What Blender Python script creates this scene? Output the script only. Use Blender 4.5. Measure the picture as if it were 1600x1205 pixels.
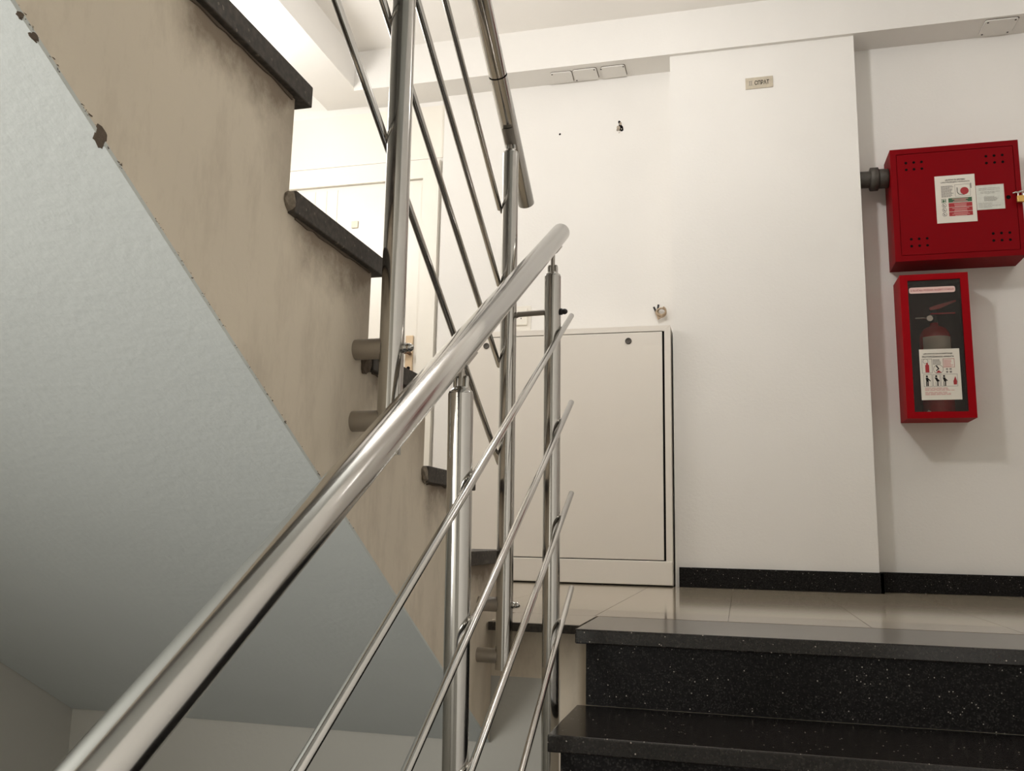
import bpy, bmesh, math, random
from mathutils import Vector, Matrix

random.seed(7)
for o in list(bpy.data.objects):
    bpy.data.objects.remove(o)
scene = bpy.context.scene
COL = scene.collection
PI = math.pi

# ------------------------------------------------------------------ camera
CAM = (0.0, 0.0, 0.2153)
cd = bpy.data.cameras.new('camera')
cd.sensor_fit = 'HORIZONTAL'
cd.sensor_width = 36.0
cd.lens = 36.0 * 1370.78 / 1600.0
cd.clip_start = 0.02
cam = bpy.data.objects.new('camera', cd)
COL.objects.link(cam)
_r = Vector((0.9683, 0.2492, 0.0196)).normalized()
_f = Vector((-0.2489, 0.9542, 0.1658)).normalized()
_u = _r.cross(_f).normalized()
_r = _f.cross(_u).normalized()
M = Matrix(((_r.x, _u.x, -_f.x), (_r.y, _u.y, -_f.y), (_r.z, _u.z, -_f.z))).to_4x4()
M.translation = Vector(CAM)
cam.matrix_world = M
scene.camera = cam

# ------------------------------------------------------------------ world, lights, exposure
w = bpy.data.worlds.new('world')
scene.world = w
w.use_nodes = True
w.node_tree.nodes['Background'].inputs[0].default_value = (0.75, 0.85, 1.0, 1)
w.node_tree.nodes['Background'].inputs[1].default_value = 0.35


def light(name, kind, loc, power, color, size=0.1, rot=None, sx=None, sy=None):
    d = bpy.data.lights.new(name, kind)
    d.energy = power
    d.color = color
    if kind == 'POINT':
        d.shadow_soft_size = size
    elif kind == 'AREA':
        d.shape = 'RECTANGLE'
        d.size = sx
        d.size_y = sy
    o = bpy.data.objects.new(name, d)
    o.location = loc
    if rot:
        o.rotation_euler = rot
    COL.objects.link(o)
    return o


WARM = (1.0, 0.982, 0.962)
light('landing_lamp_light', 'POINT', (-0.42, 2.38, 2.36), 43, WARM, 0.09)
light('right_landing_lamp_light', 'POINT', (1.95, 2.9, 2.45), 9, WARM, 0.09)
light('side_landing_lamp_light', 'POINT', (-2.3, 3.0, 2.05), 26, WARM, 0.14)
# daylight in the half-landing window behind the camera
light('window_daylight', 'AREA', (-1.80, -0.76, 0.35), 62, (1.0, 0.985, 0.955), rot=(0, -PI / 2, 0), sx=1.0, sy=0.8)

scene.view_settings.view_transform = 'Standard'
scene.view_settings.look = 'None'
scene.view_settings.exposure = 0.0
scene.view_settings.gamma = 1.0
scene.view_settings.use_curve_mapping = False

# ------------------------------------------------------------------ materials
MATS = {}


def nt(name):
    m = bpy.data.materials.new(name)
    m.use_nodes = True
    n = m.node_tree
    return m, n, n.nodes['Principled BSDF']


def setp(b, rough=0.5, metal=0.0, spec=0.5, coat=0.0):
    b.inputs['Roughness'].default_value = rough
    b.inputs['Metallic'].default_value = metal
    b.inputs['Specular IOR Level'].default_value = spec
    b.inputs['Coat Weight'].default_value = coat


def plain(name, col, rough=0.5, metal=0.0, spec=0.5, var=0.04, scale=9.0, coat=0.0):
    """plain colour with a faint procedural variation"""
    m, n, b = nt(name)
    setp(b, rough, metal, spec, coat)
    tc = n.nodes.new('ShaderNodeTexCoord')
    no = n.nodes.new('ShaderNodeTexNoise')
    no.inputs['Scale'].default_value = scale
    no.inputs['Detail'].default_value = 4
    r = n.nodes.new('ShaderNodeValToRGB')
    r.color_ramp.elements[0].position = 0.3
    r.color_ramp.elements[1].position = 0.7
    r.color_ramp.elements[0].color = (*[c * (1 - var) for c in col], 1)
    r.color_ramp.elements[1].color = (*[min(1, c * (1 + var)) for c in col], 1)
    n.links.new(tc.outputs['Object'], no.inputs['Vector'])
    n.links.new(no.outputs['Fac'], r.inputs['Fac'])
    n.links.new(r.outputs['Color'], b.inputs['Base Color'])
    MATS[name] = m
    return m


def plaster(name, col, rough=0.75, bump=0.15, scale=90.0, var=0.03, spec=0.3, stain=None, stain_amt=0.0, steps=False):
    m, n, b = nt(name)
    setp(b, rough, 0, spec)
    geo = n.nodes.new('ShaderNodeNewGeometry')
    big = n.nodes.new('ShaderNodeTexNoise')
    big.inputs['Scale'].default_value = 2.3
    big.inputs['Detail'].default_value = 6
    r = n.nodes.new('ShaderNodeValToRGB')
    r.color_ramp.elements[0].position = 0.3
    r.color_ramp.elements[1].position = 0.7
    r.color_ramp.elements[0].color = (*[c * (1 - var) for c in col], 1)
    r.color_ramp.elements[1].color = (*[min(1, c * (1 + var)) for c in col], 1)
    n.links.new(geo.outputs['Position'], big.inputs['Vector'])
    n.links.new(big.outputs['Fac'], r.inputs['Fac'])
    out = r.outputs['Color']
    if stain:
        # dirt runs: noise stretched along z
        mp = n.nodes.new('ShaderNodeMapping')
        mp.inputs['Scale'].default_value = (11, 11, 4.0)
        st = n.nodes.new('ShaderNodeTexNoise')
        st.inputs['Scale'].default_value = 1.6
        st.inputs['Detail'].default_value = 9
        st.inputs['Roughness'].default_value = 0.68
        n.links.new(geo.outputs['Position'], mp.inputs['Vector'])
        n.links.new(mp.outputs['Vector'], st.inputs['Vector'])
        rr = n.nodes.new('ShaderNodeValToRGB')
        rr.color_ramp.elements[0].position = 0.47
        rr.color_ramp.elements[1].position = 0.78
        rr.color_ramp.elements[0].color = (0, 0, 0, 1)
        rr.color_ramp.elements[1].color = (stain_amt,) * 3 + (1,)
        n.links.new(st.outputs['Fac'], rr.inputs['Fac'])
        mx = n.nodes.new('ShaderNodeMix')
        mx.data_type = 'RGBA'
        mx.inputs['B'].default_value = (*stain, 1)
        n.links.new(rr.outputs['Color'], mx.inputs['Factor'])
        n.links.new(out, mx.inputs['A'])
        out = mx.outputs['Result']
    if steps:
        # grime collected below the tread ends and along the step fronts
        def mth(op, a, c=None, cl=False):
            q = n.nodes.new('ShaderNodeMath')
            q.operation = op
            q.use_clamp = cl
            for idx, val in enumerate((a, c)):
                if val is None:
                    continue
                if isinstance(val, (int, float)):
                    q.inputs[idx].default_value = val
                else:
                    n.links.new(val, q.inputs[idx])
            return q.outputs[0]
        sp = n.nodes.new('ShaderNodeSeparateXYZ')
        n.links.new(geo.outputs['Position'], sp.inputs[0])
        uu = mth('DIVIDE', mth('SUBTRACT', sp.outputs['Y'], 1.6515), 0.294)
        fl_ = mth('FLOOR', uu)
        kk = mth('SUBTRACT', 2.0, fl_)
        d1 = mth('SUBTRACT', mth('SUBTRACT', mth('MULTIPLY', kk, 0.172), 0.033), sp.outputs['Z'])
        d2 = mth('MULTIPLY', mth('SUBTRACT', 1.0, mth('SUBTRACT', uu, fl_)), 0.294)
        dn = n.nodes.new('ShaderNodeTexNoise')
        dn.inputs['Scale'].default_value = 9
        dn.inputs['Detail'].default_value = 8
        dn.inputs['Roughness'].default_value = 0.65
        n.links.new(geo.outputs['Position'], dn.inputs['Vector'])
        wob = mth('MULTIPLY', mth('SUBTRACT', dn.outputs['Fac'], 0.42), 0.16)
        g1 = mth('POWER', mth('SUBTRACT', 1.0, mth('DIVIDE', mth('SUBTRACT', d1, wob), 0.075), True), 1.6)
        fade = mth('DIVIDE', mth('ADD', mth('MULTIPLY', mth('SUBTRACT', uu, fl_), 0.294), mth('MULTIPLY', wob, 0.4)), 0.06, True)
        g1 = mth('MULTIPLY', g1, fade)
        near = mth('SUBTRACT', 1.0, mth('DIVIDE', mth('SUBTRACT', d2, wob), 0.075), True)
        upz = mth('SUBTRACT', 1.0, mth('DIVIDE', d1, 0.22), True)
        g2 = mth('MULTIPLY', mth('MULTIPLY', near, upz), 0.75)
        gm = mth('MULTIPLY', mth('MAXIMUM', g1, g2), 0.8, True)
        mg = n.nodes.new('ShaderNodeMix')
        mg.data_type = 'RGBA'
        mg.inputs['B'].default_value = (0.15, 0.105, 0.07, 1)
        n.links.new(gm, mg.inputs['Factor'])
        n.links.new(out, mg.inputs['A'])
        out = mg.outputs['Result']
    n.links.new(out, b.inputs['Base Color'])
    fine = n.nodes.new('ShaderNodeTexNoise')
    fine.inputs['Scale'].default_value = scale
    fine.inputs['Detail'].default_value = 5
    bp = n.nodes.new('ShaderNodeBump')
    bp.inputs['Strength'].default_value = bump
    bp.inputs['Distance'].default_value = 0.004
    n.links.new(geo.outputs['Position'], fine.inputs['Vector'])
    n.links.new(fine.outputs['Fac'], bp.inputs['Height'])
    n.links.new(bp.outputs['Normal'], b.inputs['Normal'])
    MATS[name] = m
    return m


def granite(name, base, fleck, amount=0.012, rough=0.12, scale=160.0, spec=0.5, dim=None):
    m, n, b = nt(name)
    setp(b, rough, 0, spec)
    geo = n.nodes.new('ShaderNodeNewGeometry')
    vo = n.nodes.new('ShaderNodeTexVoronoi')
    vo.inputs['Scale'].default_value = scale
    sep = n.nodes.new('ShaderNodeSeparateColor')
    n.links.new(geo.outputs['Position'], vo.inputs['Vector'])
    n.links.new(vo.outputs['Color'], sep.inputs['Color'])
    gt = n.nodes.new('ShaderNodeMath')
    gt.operation = 'GREATER_THAN'
    gt.inputs[1].default_value = 1 - amount
    n.links.new(sep.outputs['Red'], gt.inputs[0])
    lt = n.nodes.new('ShaderNodeMath')
    lt.operation = 'LESS_THAN'
    lt.inputs[1].default_value = 0.36
    n.links.new(vo.outputs['Distance'], lt.inputs[0])
    mul = n.nodes.new('ShaderNodeMath')
    mul.operation = 'MULTIPLY'
    n.links.new(gt.outputs[0], mul.inputs[0])
    n.links.new(lt.outputs[0], mul.inputs[1])
    no = n.nodes.new('ShaderNodeTexNoise')
    no.inputs['Scale'].default_value = 120
    no.inputs['Detail'].default_value = 6
    n.links.new(geo.outputs['Position'], no.inputs['Vector'])
    r = n.nodes.new('ShaderNodeValToRGB')
    r.color_ramp.elements[0].position = 0.35
    r.color_ramp.elements[1].position = 0.75
    r.color_ramp.elements[0].color = (*[c * 0.6 for c in base], 1)
    r.color_ramp.elements[1].color = (*[c * 1.7 for c in base], 1)
    n.links.new(no.outputs['Fac'], r.inputs['Fac'])
    mx = n.nodes.new('ShaderNodeMix')
    mx.data_type = 'RGBA'
    mx.inputs['B'].default_value = (*fleck, 1)
    n.links.new(mul.outputs[0], mx.inputs['Factor'])
    n.links.new(r.outputs['Color'], mx.inputs['A'])
    res = mx.outputs['Result']
    if dim:
        v2 = n.nodes.new('ShaderNodeTexVoronoi')
        v2.inputs['Scale'].default_value = scale * 1.35
        s2 = n.nodes.new('ShaderNodeSeparateColor')
        n.links.new(geo.outputs['Position'], v2.inputs['Vector'])
        n.links.new(v2.outputs['Color'], s2.inputs['Color'])
        r2 = n.nodes.new('ShaderNodeMapRange')
        r2.inputs['From Min'].default_value = 0.72
        r2.inputs['From Max'].default_value = 1.0
        n.links.new(s2.outputs['Green'], r2.inputs['Value'])
        m2 = n.nodes.new('ShaderNodeMix')
        m2.data_type = 'RGBA'
        m2.inputs['B'].default_value = (*dim, 1)
        n.links.new(r2.outputs['Result'], m2.inputs['Factor'])
        n.links.new(res, m2.inputs['A'])
        res = m2.outputs['Result']
    n.links.new(res, b.inputs['Base Color'])
    MATS[name] = m
    return m


def steel(name, col=(0.50, 0.485, 0.46), rough=0.13, aniso=0.0):
    m, n, b = nt(name)
    setp(b, rough, 1.0)
    geo = n.nodes.new('ShaderNodeNewGeometry')
    no = n.nodes.new('ShaderNodeTexNoise')
    no.inputs['Scale'].default_value = 25
    no.inputs['Detail'].default_value = 8
    n.links.new(geo.outputs['Position'], no.inputs['Vector'])
    mr = n.nodes.new('ShaderNodeMapRange')
    mr.inputs['To Min'].default_value = rough * 0.8
    mr.inputs['To Max'].default_value = rough * 1.25
    n.links.new(no.outputs['Fac'], mr.inputs['Value'])
    n.links.new(mr.outputs['Result'], b.inputs['Roughness'])
    b.inputs['Base Color'].default_value = (*col, 1)
    MATS[name] = m
    return m


plaster('wall_white', (0.80, 0.775, 0.735), var=0.02)
plaster('ceiling_white', (0.90, 0.87, 0.825), var=0.02, bump=0.08)
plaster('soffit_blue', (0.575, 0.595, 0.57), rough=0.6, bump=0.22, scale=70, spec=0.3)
plaster('wall_grey', (0.50, 0.485, 0.44), rough=0.7, bump=0.15, scale=70)
plaster('stringer_beige', (0.70, 0.615, 0.495), rough=0.8, bump=0.2, scale=60, var=0.05, stain=(0.30, 0.235, 0.17), stain_amt=0.35)
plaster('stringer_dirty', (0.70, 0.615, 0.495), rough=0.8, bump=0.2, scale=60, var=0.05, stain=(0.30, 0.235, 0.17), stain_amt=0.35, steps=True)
plaster('chip_brown', (0.13, 0.10, 0.075), rough=0.95, bump=0.5, scale=150)
granite('granite_black', (0.009, 0.008, 0.008), (0.38, 0.35, 0.30), amount=0.02, rough=0.45, scale=260, spec=0.1, dim=(0.035, 0.033, 0.030))
granite('granite_tread', (0.012, 0.010, 0.009), (0.34, 0.30, 0.26), amount=0.015, rough=0.16, scale=240, dim=(0.024, 0.021, 0.018))
granite('granite_raw', (0.045, 0.036, 0.028), (0.14, 0.115, 0.09), amount=0.08, rough=0.6, scale=120)
granite('tile_beige', (0.34, 0.29, 0.215), (0.50, 0.43, 0.33), amount=0.2, rough=0.10, scale=110, spec=0.5)
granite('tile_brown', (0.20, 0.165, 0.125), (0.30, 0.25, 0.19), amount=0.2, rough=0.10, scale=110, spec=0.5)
steel('steel')
steel('steel_bright', (0.58, 0.565, 0.54), 0.17)
steel('steel_dull', (0.42, 0.39, 0.35), 0.42)
plain('cabinet_white', (0.76, 0.71, 0.64), rough=0.42, var=0.015, scale=3)
plain('door_white', (0.82, 0.78, 0.70), rough=0.35, var=0.01, scale=3)
plain('gap_black', (0.006, 0.005, 0.005), rough=0.9, spec=0.05)
plain('red_paint', (0.20, 0.001, 0.004), rough=0.5, spec=0.08, var=0.02, scale=4)
plain('red_bright', (0.29, 0.001, 0.005), rough=0.5, spec=0.08, var=0.02, scale=4)
plain('inner_shade', (0.040, 0.014, 0.013), rough=0.7, spec=0.08)
plain('paper', (0.72, 0.68, 0.60), rough=0.6, var=0.02)
plain('paper_grey', (0.62, 0.62, 0.56), rough=0.6, var=0.06, scale=60)
plain('paper_pink', (0.75, 0.52, 0.48), rough=0.6, var=0.02)
plain('ink_black', (0.02, 0.017, 0.016), rough=0.8, spec=0.1)
plain('ink_grey', (0.24, 0.22, 0.20), rough=0.7)
plain('ink_lightgrey', (0.38, 0.37, 0.33), rough=0.7)
plain('ink_red', (0.36, 0.02, 0.025), rough=0.6)
plain('ink_pink', (0.62, 0.30, 0.28), rough=0.6)
plain('ink_green', (0.035, 0.11, 0.05), rough=0.6)
plain('brass', (0.70, 0.45, 0.15), rough=0.3, metal=0.85)
plain('sign_metal', (0.52, 0.46, 0.36), rough=0.45, metal=0.3, var=0.1, scale=40)
plain('pipe_grey', (0.075, 0.066, 0.056), rough=0.55, metal=0.4, var=0.25, scale=60)
plain('switch_white', (0.80, 0.76, 0.68), rough=0.35, var=0.01)
plain('cable_beige', (0.42, 0.32, 0.22), rough=0.5)
plain('cable_black', (0.012, 0.010, 0.010), rough=0.5)
plain('bronze_plate', (0.55, 0.42, 0.28), rough=0.35, metal=0.6)
plain('bronze_dark', (0.16, 0.09, 0.05), rough=0.4, metal=0.6)
plain('extinguisher_red', (0.48, 0.010, 0.016), rough=0.2, var=0.02, coat=0.4)
plain('rubber_black', (0.015, 0.014, 0.014), rough=0.6)
plain('mortar', (0.20, 0.165, 0.125), rough=0.9, var=0.3, scale=120)
plain('plaster_torn', (0.40, 0.34, 0.27), rough=0.9, var=0.3, scale=120)

m, n, b = nt('glass_pane')
n.nodes.remove(b)
tr = n.nodes.new('ShaderNodeBsdfTransparent')
tr.inputs[0].default_value = (0.88, 0.86, 0.84, 1)
gl = n.nodes.new('ShaderNodeBsdfGlossy')
gl.inputs['Roughness'].default_value = 0.04
fr = n.nodes.new('ShaderNodeFresnel')
fr.inputs['IOR'].default_value = 1.45
mx = n.nodes.new('ShaderNodeMixShader')
n.links.new(fr.outputs[0], mx.inputs[0])
n.links.new(tr.outputs[0], mx.inputs[1])
n.links.new(gl.outputs[0], mx.inputs[2])
n.links.new(mx.outputs[0], n.nodes['Material Output'].inputs['Surface'])
MATS['glass_pane'] = m

# ------------------------------------------------------------------ mesh helpers


class MB:
    """collects geometry in world coordinates, links it as one object"""

    def __init__(self):
        self.v, self.f, self.s = [], [], []

    def add(self, vs, fs, smooth=False):
        o = len(self.v)
        self.v += [tuple(p) for p in vs]
        for q in fs:
            self.f.append([i + o for i in q])
            self.s.append(smooth)
        return self

    def box(self, x0, x1, y0, y1, z0, z1):
        vs = [(x, y, z) for x in (x0, x1) for y in (y0, y1) for z in (z0, z1)]
        return self.add(vs, [(0, 1, 3, 2), (4, 6, 7, 5), (0, 4, 5, 1), (2, 3, 7, 6), (0, 2, 6, 4), (1, 5, 7, 3)])

    def bbox(self, x0, x1, y0, y1, z0, z1, b=0.002, seg=2):
        bm = bmesh.new()
        bmesh.ops.create_cube(bm, size=1)
        for v in bm.verts:
            v.co = Vector(((x0 + x1) / 2 + v.co.x * (x1 - x0), (y0 + y1) / 2 + v.co.y * (y1 - y0), (z0 + z1) / 2 + v.co.z * (z1 - z0)))
        bmesh.ops.bevel(bm, geom=list(bm.edges), offset=b, segments=seg, affect='EDGES', profile=0.5)
        self.bm(bm)
        return self

    def bm(self, bm, smooth=False):
        bm.verts.index_update()
        self.add([v.co for v in bm.verts], [[v.index for v in f.verts] for f in bm.faces], smooth)
        bm.free()

    def prism(self, poly, axis, a, b):
        """poly: 2-D outline; axis 'x' -> (y,z), 'y' -> (x,z), 'z' -> (x,y); extruded from a to b"""
        def P(p, t):
            return (t, p[0], p[1]) if axis == 'x' else ((p[0], t, p[1]) if axis == 'y' else (p[0], p[1], t))
        k = len(poly)
        vs = [P(p, a) for p in poly] + [P(p, b) for p in poly]
        fs = [list(range(k)), list(range(2 * k - 1, k - 1, -1))]
        fs += [(i, i + k, (i + 1) % k + k, (i + 1) % k) for i in range(k)]
        return self.add(vs, fs)

    def cyl(self, p0, p1, r0, r1=None, seg=24, caps=True):
        r1 = r0 if r1 is None else r1
        p0, p1 = Vector(p0), Vector(p1)
        d = (p1 - p0).normalized()
        a = d.orthogonal().normalized()
        b = d.cross(a)
        vs = []
        for p, r in ((p0, r0), (p1, r1)):
            vs += [p + (a * math.cos(2 * PI * i / seg) + b * math.sin(2 * PI * i / seg)) * r for i in range(seg)]
        self.add(vs, [(i, (i + 1) % seg, (i + 1) % seg + seg, i + seg) for i in range(seg)], True)
        if caps:
            self.add(vs[:seg], [list(range(seg - 1, -1, -1))])
            self.add(vs[seg:], [list(range(seg))])
        return self

    def lathe(self, base, axis, prof, seg=24):
        """prof: list of (distance along axis, radius)"""
        base, d = Vector(base), Vector(axis).normalized()
        a = d.orthogonal().normalized()
        b = d.cross(a)
        vs = []
        for t, r in prof:
            vs += [base + d * t + (a * math.cos(2 * PI * i / seg) + b * math.sin(2 * PI * i / seg)) * max(r, 1e-5) for i in range(seg)]
        fs = []
        for k in range(len(prof) - 1):
            fs += [(k * seg + i, k * seg + (i + 1) % seg, (k + 1) * seg + (i + 1) % seg, (k + 1) * seg + i) for i in range(seg)]
        self.add(vs, fs, True)
        return self

    def tube(self, pts, r, seg=8):
        pts = [Vector(p) for p in pts]
        k = len(pts)
        t = [(pts[min(i + 1, k - 1)] - pts[max(i - 1, 0)]).normalized() for i in range(k)]
        a = t[0].orthogonal().normalized()
        vs = []
        for i in range(k):
            a = (a - t[i] * a.dot(t[i])).normalized()
            b = t[i].cross(a)
            vs += [pts[i] + (a * math.cos(2 * PI * j / seg) + b * math.sin(2 * PI * j / seg)) * r for j in range(seg)]
        fs = []
        for i in range(k - 1):
            fs += [(i * seg + j, i * seg + (j + 1) % seg, (i + 1) * seg + (j + 1) % seg, (i + 1) * seg + j) for j in range(seg)]
        self.add(vs, fs, True)
        self.add(vs[:seg], [list(range(seg - 1, -1, -1))])
        self.add(vs[-seg:], [list(range(seg))])
        return self

    def quad(self, y, x0, z0, x1, z1):
        """flat print on a wall-parallel sheet, facing -Y"""
        return self.add([(x0, y, z0), (x1, y, z0), (x1, y, z1), (x0, y, z1)], [(0, 1, 2, 3)])

    def disc(self, y, x, z, r, seg=20, rz=None):
        rz = rz or r
        vs = [(x + r * math.cos(2 * PI * i / seg), y, z + rz * math.sin(2 * PI * i / seg)) for i in range(seg)]
        return self.add(vs, [list(range(seg))])

    def ring(self, y, x, z, r, t, seg=24):
        vs = []
        for q in (r, r - t):
            vs += [(x + q * math.cos(2 * PI * i / seg), y, z + q * math.sin(2 * PI * i / seg)) for i in range(seg)]
        return self.add(vs, [(i, (i + 1) % seg, (i + 1) % seg + seg, i + seg) for i in range(seg)])

    def frame(self, y, x0, z0, x1, z1, t):
        self.quad(y, x0, z0, x1, z0 + t).quad(y, x0, z1 - t, x1, z1)
        return self.quad(y, x0, z0 + t, x0 + t, z1 - t).quad(y, x1 - t, z0 + t, x1, z1 - t)

    def poly(self, y, pts):
        return self.add([(p[0], y, p[1]) for p in pts], [list(range(len(pts)))])

    def slab(self, y0, y1, pts):
        return self.prism(pts, 'y', y0, y1)

    def build(self, name, mat, parent=None, normals=True):
        xs, ys, zs = zip(*self.v)
        org = Vector(((min(xs) + max(xs)) / 2, (min(ys) + max(ys)) / 2, min(zs)))
        me = bpy.data.meshes.new(name)
        me.from_pydata([tuple(Vector(p) - org) for p in self.v], [], self.f)
        me.polygons.foreach_set('use_smooth', self.s)
        me.materials.append(MATS[mat])
        if normals:
            bm = bmesh.new()
            bm.from_mesh(me)
            bmesh.ops.recalc_face_normals(bm, faces=bm.faces)
            bm.to_mesh(me)
            bm.free()
        me.update()
        o = bpy.data.objects.new(name, me)
        COL.objects.link(o)
        if parent is not None:
            o.parent = parent
            o.location = org - wloc(parent)
        else:
            o.location = org
        return o


def wloc(o):
    p = Vector(o.location)
    while o.parent:
        o = o.parent
        p += Vector(o.location)
    return p


def thing(name, label, cat, loc, group=None):
    o = bpy.data.objects.new(name, None)
    o.location = loc
    o.empty_display_size = 0.05
    COL.objects.link(o)
    return tag(o, label, cat, group)


def tag(o, label, cat, group=None):
    o['label'] = label
    o['category'] = cat
    if group:
        o['group'] = group
    return o


def struct(o, label=None):
    o['kind'] = 'structure'
    if label:
        o['label'] = label
    return o


def text(name, body, y, x0, x1, zc, mat, parent, height=None, thick=0.0, bold=0.0):
    """flat lettering on a wall-parallel plane, stretched to fill x0..x1, centred on zc"""
    cu = bpy.data.curves.new(name, 'FONT')
    cu.body = body
    cu.size = 1.0
    cu.offset = bold
    cu.fill_mode = 'FRONT'
    tmp = bpy.data.objects.new('tmp_text', cu)
    COL.objects.link(tmp)
    bpy.context.view_layer.update()
    me = bpy.data.meshes.new_from_object(tmp.evaluated_get(bpy.context.evaluated_depsgraph_get()))
    vs = [Vector(v.co) for v in me.vertices]
    fs = [list(p.vertices) for p in me.polygons]
    bpy.data.objects.remove(tmp)
    bpy.data.curves.remove(cu)
    bpy.data.meshes.remove(me)
    if not vs:
        return None
    ax, bx = min(v.x for v in vs), max(v.x for v in vs)
    ay, by = min(v.y for v in vs), max(v.y for v in vs)
    s = (x1 - x0) / (bx - ax)
    sz = s if height is None else height / (by - ay)
    mb = MB()
    mb.add([(x0 + (v.x - ax) * s, y, zc + (v.y - (ay + by) / 2) * sz) for v in vs], fs)
    return mb.build(name, mat, parent, normals=False)


def lines(mb, y, x0, x1, ztop, n, pitch, t, ragged=0.25):
    for i in range(n):
        z = ztop - i * pitch
        x = x0
        end = x1 - random.random() * ragged * (x1 - x0)
        while x < end:
            wv = min(end - x, random.uniform(0.08, 0.2) * (x1 - x0))
            mb.quad(y, x, z - t, x + wv, z)
            x += wv + 0.02 * (x1 - x0)
    return mb


# ------------------------------------------------------------------ main dimensions (metres, landing floor = 0)
H = 0.172            # riser
RUN = 0.294          # going
D1 = 2.0616          # front of the landing nosing
XL = -0.376          # left end of the lower treads
XS = -0.61           # side face of the upper flight
XWL = -1.826         # stairwell wall on the left
XWR = 0.86           # stairwell wall on the right
YW = 4.08            # back wall
YP = 3.94            # pillar front
ZB = 2.482           # underside of the beam
ZC = 2.70            # landing ceiling
T = 0.033            # tread slab


def soffit_z(y):
    return -0.594 * y + 1.0107


# ------------------------------------------------------------------ the setting
struct(MB().box(-1.46, 3.0, YW, YW + 0.2, -0.3, ZC).build('wall_back', 'wall_white'), 'white plaster wall behind the landing')
struct(MB().box(-2.72, -1.46, YW + 0.045, YW + 0.2, -0.3, ZC).build('wall_back', 'wall_white'), 'white wall around the flat door at the far left')
struct(MB().box(-0.279, 0.547, YP, YW, -0.01, ZC).build('pillar', 'wall_white'), 'wide white pillar carrying the small floor sign')
struct(MB().box(-1.91, 3.0, 3.92, YW + 0.05, ZB, ZC).build('ceiling_beam', 'wall_white'), 'white beam running along the back wall')
struct(MB().box(-2.16, -1.91, 2.06, YW + 0.05, ZB + 0.016, ZC).build('ceiling_beam', 'wall_white'), 'white beam running away over the stair side')
struct(MB().box(-2.75, 3.0, 2.06, YW + 0.2, ZC, ZC + 0.25).build('ceiling', 'ceiling_white'))
struct(MB().box(-2.75, -2.6, 2.2, YW + 0.2, -0.3, ZC).build('wall_left', 'wall_white'))
WY0, WY1, WZ0, WZ1 = -1.20, -0.32, -0.20, 0.90
lw = MB().box(XWL - 0.12, XWL, -1.5, WY0, -3.2, 4.3).box(XWL - 0.12, XWL, WY1, 2.2, -3.2, 4.3)
lw.box(XWL - 0.12, XWL, WY0, WY1, -3.2, WZ0).box(XWL - 0.12, XWL, WY0, WY1, WZ1, 4.3)
struct(lw.build('wall_stairwell_left', 'wall_grey'))
wf = MB()
for a, bb, c, d in ((WY0, WY0 + .05, WZ0, WZ1), (WY1 - .05, WY1, WZ0, WZ1), (WY0 + .05, WY1 - .05, WZ0, WZ0 + .05), (WY0 + .05, WY1 - .05, WZ1 - .05, WZ1), (-.785, -.735, WZ0 + .05, WZ1 - .05)):
    wf.box(XWL - 0.09, XWL - 0.04, a, bb, c, d)
struct(wf.build('window_1', 'door_white'))
struct(MB().box(-2.75, XWL - 0.12, 2.06, 2.2, -0.3, ZC).build('wall_left_return', 'wall_white'))
struct(MB().box(XWR, XWR + 0.15, -1.5, 2.0, -3.2, 4.3).build('wall_stairwell_right', 'wall_white'))
struct(MB().box(XWR + 0.15, 3.0, 1.85, 2.0, -0.3, ZC).build('wall_front_right', 'wall_white'))
struct(MB().box(2.85, 3.0, 1.9, YW, -0.3, ZC).build('wall_right', 'wall_white'))
# landing slab: face towards the stairwell, upper strip still bare beige
struct(MB().box(-2.75, 3.0, 2.19, YW + 0.1, -0.135, -0.02).build('landing_slab', 'stringer_beige'))
struct(MB().box(-0.435, -0.34, 2.1895, 2.35, -0.75, -0.135).build('wall_landing_end', 'stringer_beige'))
struct(MB().box(XWL, XWR, 2.19, 2.35, -3.2, -0.75).box(-0.34, XWR, 2.19, 2.35, -0.75, -0.135).box(XWL, -0.435, 2.19, 2.35, -0.75, -0.135).build('wall_below_landing', 'wall_grey'), 'blue grey painted wall below the landing edge')
# rear wall, half landings
struct(MB().box(XWL, XWR, -1.50, -1.35, -3.2, 4.3).build('wall_rear', 'wall_grey'))
struct(MB().box(XWL, XWR, -1.35, -0.27, -1.75, -1.548).build('floor_half_landing', 'granite_tread'))
struct(MB().box(XWL, XWR, -1.35, -0.08, 1.37, 1.548).build('ceiling_half_landing', 'wall_grey'))
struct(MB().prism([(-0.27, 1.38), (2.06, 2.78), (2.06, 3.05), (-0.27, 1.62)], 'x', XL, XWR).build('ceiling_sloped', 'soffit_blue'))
struct(MB().box(XWL, XWR, -1.5, 2.06, 4.3, 4.4).build('ceiling_stairwell', 'ceiling_white'))
struct(MB().box(XWL - .12, XWR, 2.06, 2.16, ZC + .25, 4.3).build('wall_above_landing', 'wall_white'))
struct(MB().box(XWL, XWR, -0.27, 2.19, -3.2, -3.1).build('floor_below', 'granite_tread'))

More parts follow.
